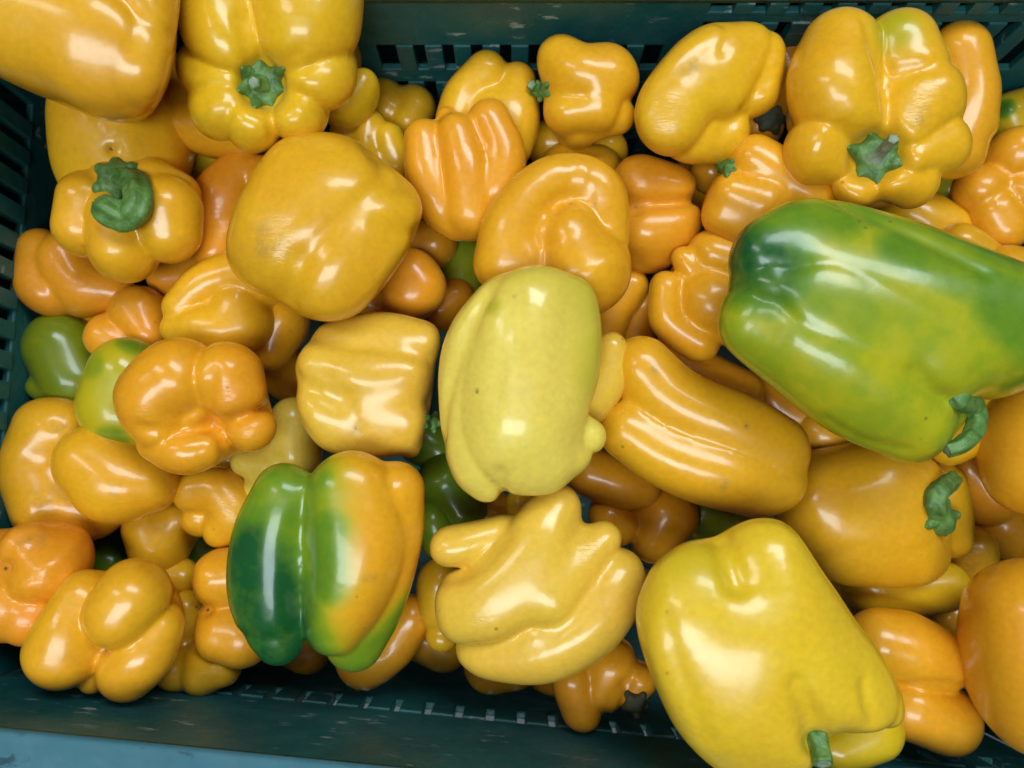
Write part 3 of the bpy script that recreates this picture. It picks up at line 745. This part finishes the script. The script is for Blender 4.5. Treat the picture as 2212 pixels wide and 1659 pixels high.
pepper('blocky golden pepper with folded highlights left of the centre one', 0.420, 0.28,
       [[(730, 740, 60, -15), (820, 730, 62, -5), (900, 740, 60, -10)], [(715, 800, 72, 5), (790, 810, 75, 15), (862, 800, 72, 5)], [(715, 895, 78, 5), (790, 910, 78, 10), (860, 905, 74, 5)], [(900, 965, 30, -5)]], k=26,
       grooves=[([(655, 720), (740, 745), (840, 755), (930, 775)], 12, 4), ([(640, 815), (690, 850), (730, 870)], 16, 7), ([(930, 870), (900, 870)], 12, 6), ([(690, 800), (745, 860), (770, 930)], 20, 3)], scar=[(768, 925, 20), (768, 925, 9, 1.5)],
       calyx=(936, 912, 24, 5, 0.1, M_STEM), cr=(0,1,1,2), cd=4, pale=0.15, facets=[(790, 860, 0.0, -0.2, 12), (790, 740, 0.0, 0.6, 8)], grow=1.07, sides=[[(640, 759), (680, 705), (811, 664), (900, 680), (947, 702)], [(940, 800), (926, 915), (895, 1000), (703, 988), (660, 930), (636, 876)]])
pepper('orange pepper with a dimple and four soft lobes at left, over the lime green one', 0.408, 0.58,
       [[(385, 815, 84, 5), (335, 860, 80, 5), (350, 920, 62, 0)], [(490, 815, 76, 5), (505, 850, 66, 8)], [(445, 965, 44, 0), (395, 970, 54, 0), (340, 955, 44, -10)], [(545, 925, 50, -5)], [(430, 880, 75, -40)]], k=9, fill=0.7,
       dents=[(457, 915, 14, 24)], grooves=[([(457, 915), (400, 935), (305, 925)], 10, 7), ([(455, 912), (448, 860), (460, 800)], 12, 6), ([(457, 915), (505, 905), (570, 880)], 9, 7), ([(458, 918), (480, 950), (488, 990)], 9, 7)],
       wr=[(545, 935, 60), (500, 860, 50), (300, 900, 40)], scar=[(458, 916, 16), (457, 917, 8, 2.0)], cr=(0,1,2,3,9), cd=12)
pepper('lime green pepper behind the left of the dimpled orange one', 0.446, 0.0, [[(275, 810, 80), (262, 880, 86), (300, 900, 70)]], g0=0.27, green=[(200, 790, 60, 0.42), (290, 740, 60, 0.6), (240, 950, 60, 0.55)], dark=0.9)
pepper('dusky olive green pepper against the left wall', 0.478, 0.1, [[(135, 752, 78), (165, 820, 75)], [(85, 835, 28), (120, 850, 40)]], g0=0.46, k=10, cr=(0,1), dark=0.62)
pepper('large orange-yellow pepper with a pale scar at the lower left wall', 0.458, 0.40,
       [[(95, 925, 62, 5), (75, 1010, 70, 5), (110, 1085, 80, 0)], [(200, 1090, 72, -20)], [(145, 925, 50, 0)]],        scar=[(130, 918, 26), (95, 1080, 40)], dents=[(115, 920, 7, 5)], grooves=[([(60, 990), (90, 1060), (95, 1140)], 14, 3)], k=40)
pepper('smooth golden pepper resting on the scarred one at left', 0.440, 0.36, [[(205, 1000, 82, 0), (260, 1035, 78, 5), (320, 1040, 62, 0)], [(240, 1060, 52, 10)]], k=40, scar=[(125, 955, 9, 1.5), (250, 1060, 18)])
pepper('small yellow pepper with a pale nub below the dimpled orange one', 0.472, 0.24, [[(325, 1140, 58), (345, 1180, 64)], [(385, 1120, 36), (370, 1150, 40)]], k=12)
pepper('small curled orange pepper left of the half-green one', 0.452, 0.42, [[(420, 1062, 44, 5), (475, 1058, 48, 5), (510, 1110, 48, 5), (480, 1140, 42, 0)], [(430, 1120, 35, -10)]], k=10, wr=[(490, 1100, 60)], cr=(0,1), cd=10)
pepper('pale glossy yellow pepper between the blocky and the half-green ones', 0.456, 0.05,
       [[(635, 910, 50), (640, 980, 55)], [(600, 1010, 48), (530, 1000, 32)], [(560, 1055, 36), (620, 1040, 40)]], k=12, cr=(0,1,2), cd=9, pale=0.3)
pepper('half green half orange pepper with deep lobes at lower left', 0.388, 0.40,
       [[(615, 1065, 66, -5), (575, 1170, 74, 0), (572, 1290, 78, 0), (605, 1380, 54, -10)], [(758, 1062, 86, 10), (772, 1160, 98, 10), (752, 1270, 84, 12), (722, 1355, 58, 10)], [(858, 1058, 60, -25), (842, 1150, 72, -45), (806, 1290, 72, -60), (765, 1385, 66, -70)], [(640, 1200, 72, -35)]], k=10, fill=0.7,
       grooves=[([(520, 1375), (570, 1385), (630, 1370)], 9, 5)],
       green=[(600, 1060, 570, 1200, 190, 0.60), (540, 1230, 560, 1300, 600, 1410, 170, 1.0), (690, 1150, 690, 1250, 95, 0.60), (740, 1450, 800, 1420, 870, 1330, 95, 0.55), (690, 1040, 60, 0.5)], cr=(0,1,2,0), cd=5, facets=[(775, 1140, 0.15, 0.1, 9), (560, 1240, -0.5, 0.0, 6)], scar=[(800, 1250, 20)], soft=9)
pepper('yellow pepper with a thumb-like side lobe at the bottom centre', 0.402, 0.18,
       [[(1200, 1100, 56, 0), (1150, 1190, 78, 15), (1075, 1290, 86, 15), (1010, 1325, 68, 5)], [(1090, 1150, 40, -10), (1020, 1172, 45, -5), (972, 1182, 46, -5)], [(1305, 1165, 40, 5), (1260, 1210, 55, 10), (1190, 1280, 80, 15)],
        [(1330, 1245, 64, -5), (1280, 1320, 84, 0), (1180, 1385, 84, -5), (1070, 1405, 62, -15), (1030, 1400, 48, -20)], [(990, 1275, 45, -5)]], fill=0.5,
       grooves=[([(935, 1252), (985, 1244), (1020, 1232), (1055, 1205), (1095, 1160)], 11, 9), ([(990, 1402), (1070, 1415), (1160, 1400), (1240, 1348), (1310, 1285)], 12, 4)],
       wr=[(1270, 1190, 45), (1030, 1350, 50)], stem={'p': [(1212, 1052, 9, -20), (1214, 1040, 8, -14), (1216, 1031, 7, -10)]}, cr=(0,1,0,2,0), cd=13, pale=0.2, k=30, facets=[(1110, 1260, -0.15, 0.12, 10)], soft=18, wave=0.2)
pepper('big smooth yellow pepper at the bottom right, stem end down', 0.358, 0.05,
       [[(1495, 1265, 96, 0), (1490, 1370, 112, 5), (1560, 1490, 120, 5), (1640, 1585, 112, 0)], [(1655, 1195, 80, 0), (1700, 1310, 100, 10), (1770, 1430, 108, 10), (1838, 1476, 94, 0)], [(1600, 1400, 115, 10)],
        [(1903, 1505, 54, -20), (1860, 1460, 55, -10)]],        grooves=[([(1556, 1168), (1568, 1200), (1590, 1260)], 16, 13), ([(1762, 1600), (1752, 1550), (1725, 1480)], 14, 12), ([(1440, 1340), (1470, 1450), (1530, 1600)], 18, 3), ([(1890, 1560), (1872, 1510), (1868, 1480)], 10, 8)],
       green=[(1465, 1215, 1520, 1195, 1545, 1240, 75, 0.16)], stem={'p': [(1762, 1588, 24, 0), (1770, 1612, 21, 14), (1778, 1645, 20, 20)]}, cr=(0,0,0,1), cd=9, pale=0.05, k=60, dents=[(1764, 1606, 24, 40)], facets=[(1530, 1420, -0.12, 0.0, 16), (1770, 1350, 0.55, 0.25, 8), (1620, 1610, -0.1, -0.7, 8), (1500, 1210, -0.25, 0.7, 8)], grow=1.07, sides=[[(1490, 1670), (1440, 1565), (1390, 1430), (1362, 1330), (1372, 1270), (1400, 1222), (1465, 1172), (1600, 1120), (1660, 1111), (1725, 1132), (1772, 1180), (1820, 1268), (1897, 1372), (1952, 1460), (1958, 1520)]])
pepper('olive-yellow pepper half hidden under the stem end of the big smooth one', 0.405, 0.06, [[(1800, 1610, 62), (1880, 1575, 66)]], g0=0.16)
pepper('dull greenish yellow pepper beneath the hooked-stem one', 0.466, 0.10, [[(1880, 1265, 62), (1960, 1275, 60), (2040, 1265, 52)]], g0=0.12)
pepper('brownish yellow pepper with a crackled patch at the right, beside the dull one', 0.476, 0.22, [[(2095, 1190, 55), (2110, 1240, 45)]], scar=[(2095, 1215, 35)], w0=0.2)
pepper('orange two-lobed pepper to the right of the big smooth yellow one', 0.428, 0.46,
       [[(1900, 1385, 68), (1970, 1405, 74), (2030, 1425, 64)], [(1960, 1530, 66), (2045, 1555, 70)]], k=13, grooves=[([(1940, 1480), (2010, 1478), (2075, 1485)], 8, 5)], scar=[(2035, 1348, 12)], cr=(0,1), cd=11)
pepper('dark orange pepper cut off by the right edge near the bottom', 0.392, 0.52, [[(2225, 1320, 108), (2235, 1420, 122), (2245, 1520, 112)], [(2300, 1400, 110)]], k=40)
pepper('smooth golden pepper cut off by the right edge below the green one', 0.424, 0.42, [[(2235, 930, 98), (2235, 1015, 98)], [(2300, 980, 90)]], k=40)
pepper('yellow lobe shining just right of the green pepper stem', 0.440, 0.14, [[(2140, 868, 40), (2100, 930, 45), (2050, 960, 45)]])
pepper('shaded brown-orange pepper below the green pepper stem', 0.486, 0.55, [[(2090, 1010, 60), (2130, 1070, 65)]])
pepper('orange pepper with a torn dark calyx at the bottom wall', 0.440, 0.56,
       [[(1240, 1470, 48), (1260, 1530, 48)], [(1320, 1440, 58), (1300, 1490, 52)], [(1375, 1470, 42), (1360, 1500, 30)]], k=12, dents=[(1352, 1480, 12, 12)], grooves=[([(1352, 1478), (1320, 1510), (1310, 1560)], 8, 5)],
       calyx=(1374, 1520, 32, 5, 0.3, M_DRY), cr=(0,1,2), cd=12)
pepper('dark orange pepper under the lower right of the centre one', 0.462, 0.56, [[(1270, 1020, 50), (1340, 1045, 52), (1385, 1055, 42)]])
pepper('orange pepper with a deep crease above the thumb-lobed one', 0.470, 0.48, [[(1315, 1115, 45), (1340, 1140, 40)], [(1440, 1115, 66), (1410, 1165, 50)]], k=9, cr=(0,1), cd=12)
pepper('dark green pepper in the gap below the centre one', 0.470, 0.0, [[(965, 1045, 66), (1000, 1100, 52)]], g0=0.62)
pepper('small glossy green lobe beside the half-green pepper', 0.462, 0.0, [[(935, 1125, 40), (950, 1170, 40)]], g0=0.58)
pepper('small yellow lump behind the top of the thumb-lobed pepper', 0.440, 0.10, [[(1130, 1085, 32), (1150, 1130, 40)]])
pepper('shaded yellow pepper squeezed left of the thumb-lobed one', 0.452, 0.18, [[(950, 1255, 46), (960, 1320, 50)], [(955, 1375, 34)]], k=10, cr=(0,1), cd=9)
pepper('dark orange pepper under the half-green one at the bottom wall', 0.462, 0.55, [[(790, 1420, 66), (850, 1400, 45), (890, 1330, 45)]])
pepper('shaded brown pepper beneath the thumb-lobed one at the bottom wall', 0.476, 0.45, [[(1060, 1440, 55), (1110, 1440, 50)]])
pepper('golden pepper of rounded lobes in the bottom left corner', 0.411, 0.34,
       [[(290, 1285, 76, 15), (262, 1325, 76, 20)], [(180, 1290, 58, -10), (155, 1360, 72, 0), (138, 1410, 78, 0)], [(345, 1350, 50, -10), (310, 1410, 66, 0), (275, 1450, 62, 0)], [(200, 1465, 35, -25)], [(235, 1375, 60, -60)]], fill=0.9,
       dents=[(228, 1404, 8, 10)], cr=(0,1,2,3,9), cd=10, k=24, scar=[(230, 1404, 9, 1.8)])
pepper('peachy orange pepper with a puckered dimple at the left edge', 0.424, 0.62,
       [[(95, 1215, 88, 5), (60, 1180, 50)], [(45, 1310, 84, 0), (70, 1330, 65)], [(-35, 1215, 62, 0)]], k=12, dents=[(14, 1226, 12, 16)], grooves=[([(14, 1228), (20, 1180), (60, 1150)], 7, 5), ([(14, 1228), (60, 1245), (130, 1240)], 9, 3)], w0=0.35, cr=(0,1,2), cd=10, scar=[(14, 1228, 13, 1.6), (70, 1160, 40)])
pepper('small yellow pepper with a brown tip right of the bottom left one', 0.462, 0.18, [[(405, 1312, 36), (395, 1350, 38)], [(398, 1405, 42), (380, 1440, 35)]], k=9, scar=[(424, 1310, 16), (425, 1311, 9, 1.7)], cr=(0,1), cd=9)
pepper('orange two-lobed pepper left of the dark green side', 0.442, 0.48, [[(475, 1245, 56), (520, 1240, 55)], [(480, 1370, 56), (520, 1375, 66)]], k=10, dents=[(449, 1318, 12, 10)], cr=(0,1), cd=12, scar=[(449, 1318, 11, 1.7)])
pepper('low yellow pepper against the bottom wall', 0.448, 0.22, [[(370, 1452, 36)], [(440, 1450, 46), (480, 1440, 42)]], k=8, cr=(0,1), cd=8)
pepper('small yellow pepper just above the bottom left one', 0.470, 0.22, [[(355, 1245, 36), (395, 1245, 36)]])
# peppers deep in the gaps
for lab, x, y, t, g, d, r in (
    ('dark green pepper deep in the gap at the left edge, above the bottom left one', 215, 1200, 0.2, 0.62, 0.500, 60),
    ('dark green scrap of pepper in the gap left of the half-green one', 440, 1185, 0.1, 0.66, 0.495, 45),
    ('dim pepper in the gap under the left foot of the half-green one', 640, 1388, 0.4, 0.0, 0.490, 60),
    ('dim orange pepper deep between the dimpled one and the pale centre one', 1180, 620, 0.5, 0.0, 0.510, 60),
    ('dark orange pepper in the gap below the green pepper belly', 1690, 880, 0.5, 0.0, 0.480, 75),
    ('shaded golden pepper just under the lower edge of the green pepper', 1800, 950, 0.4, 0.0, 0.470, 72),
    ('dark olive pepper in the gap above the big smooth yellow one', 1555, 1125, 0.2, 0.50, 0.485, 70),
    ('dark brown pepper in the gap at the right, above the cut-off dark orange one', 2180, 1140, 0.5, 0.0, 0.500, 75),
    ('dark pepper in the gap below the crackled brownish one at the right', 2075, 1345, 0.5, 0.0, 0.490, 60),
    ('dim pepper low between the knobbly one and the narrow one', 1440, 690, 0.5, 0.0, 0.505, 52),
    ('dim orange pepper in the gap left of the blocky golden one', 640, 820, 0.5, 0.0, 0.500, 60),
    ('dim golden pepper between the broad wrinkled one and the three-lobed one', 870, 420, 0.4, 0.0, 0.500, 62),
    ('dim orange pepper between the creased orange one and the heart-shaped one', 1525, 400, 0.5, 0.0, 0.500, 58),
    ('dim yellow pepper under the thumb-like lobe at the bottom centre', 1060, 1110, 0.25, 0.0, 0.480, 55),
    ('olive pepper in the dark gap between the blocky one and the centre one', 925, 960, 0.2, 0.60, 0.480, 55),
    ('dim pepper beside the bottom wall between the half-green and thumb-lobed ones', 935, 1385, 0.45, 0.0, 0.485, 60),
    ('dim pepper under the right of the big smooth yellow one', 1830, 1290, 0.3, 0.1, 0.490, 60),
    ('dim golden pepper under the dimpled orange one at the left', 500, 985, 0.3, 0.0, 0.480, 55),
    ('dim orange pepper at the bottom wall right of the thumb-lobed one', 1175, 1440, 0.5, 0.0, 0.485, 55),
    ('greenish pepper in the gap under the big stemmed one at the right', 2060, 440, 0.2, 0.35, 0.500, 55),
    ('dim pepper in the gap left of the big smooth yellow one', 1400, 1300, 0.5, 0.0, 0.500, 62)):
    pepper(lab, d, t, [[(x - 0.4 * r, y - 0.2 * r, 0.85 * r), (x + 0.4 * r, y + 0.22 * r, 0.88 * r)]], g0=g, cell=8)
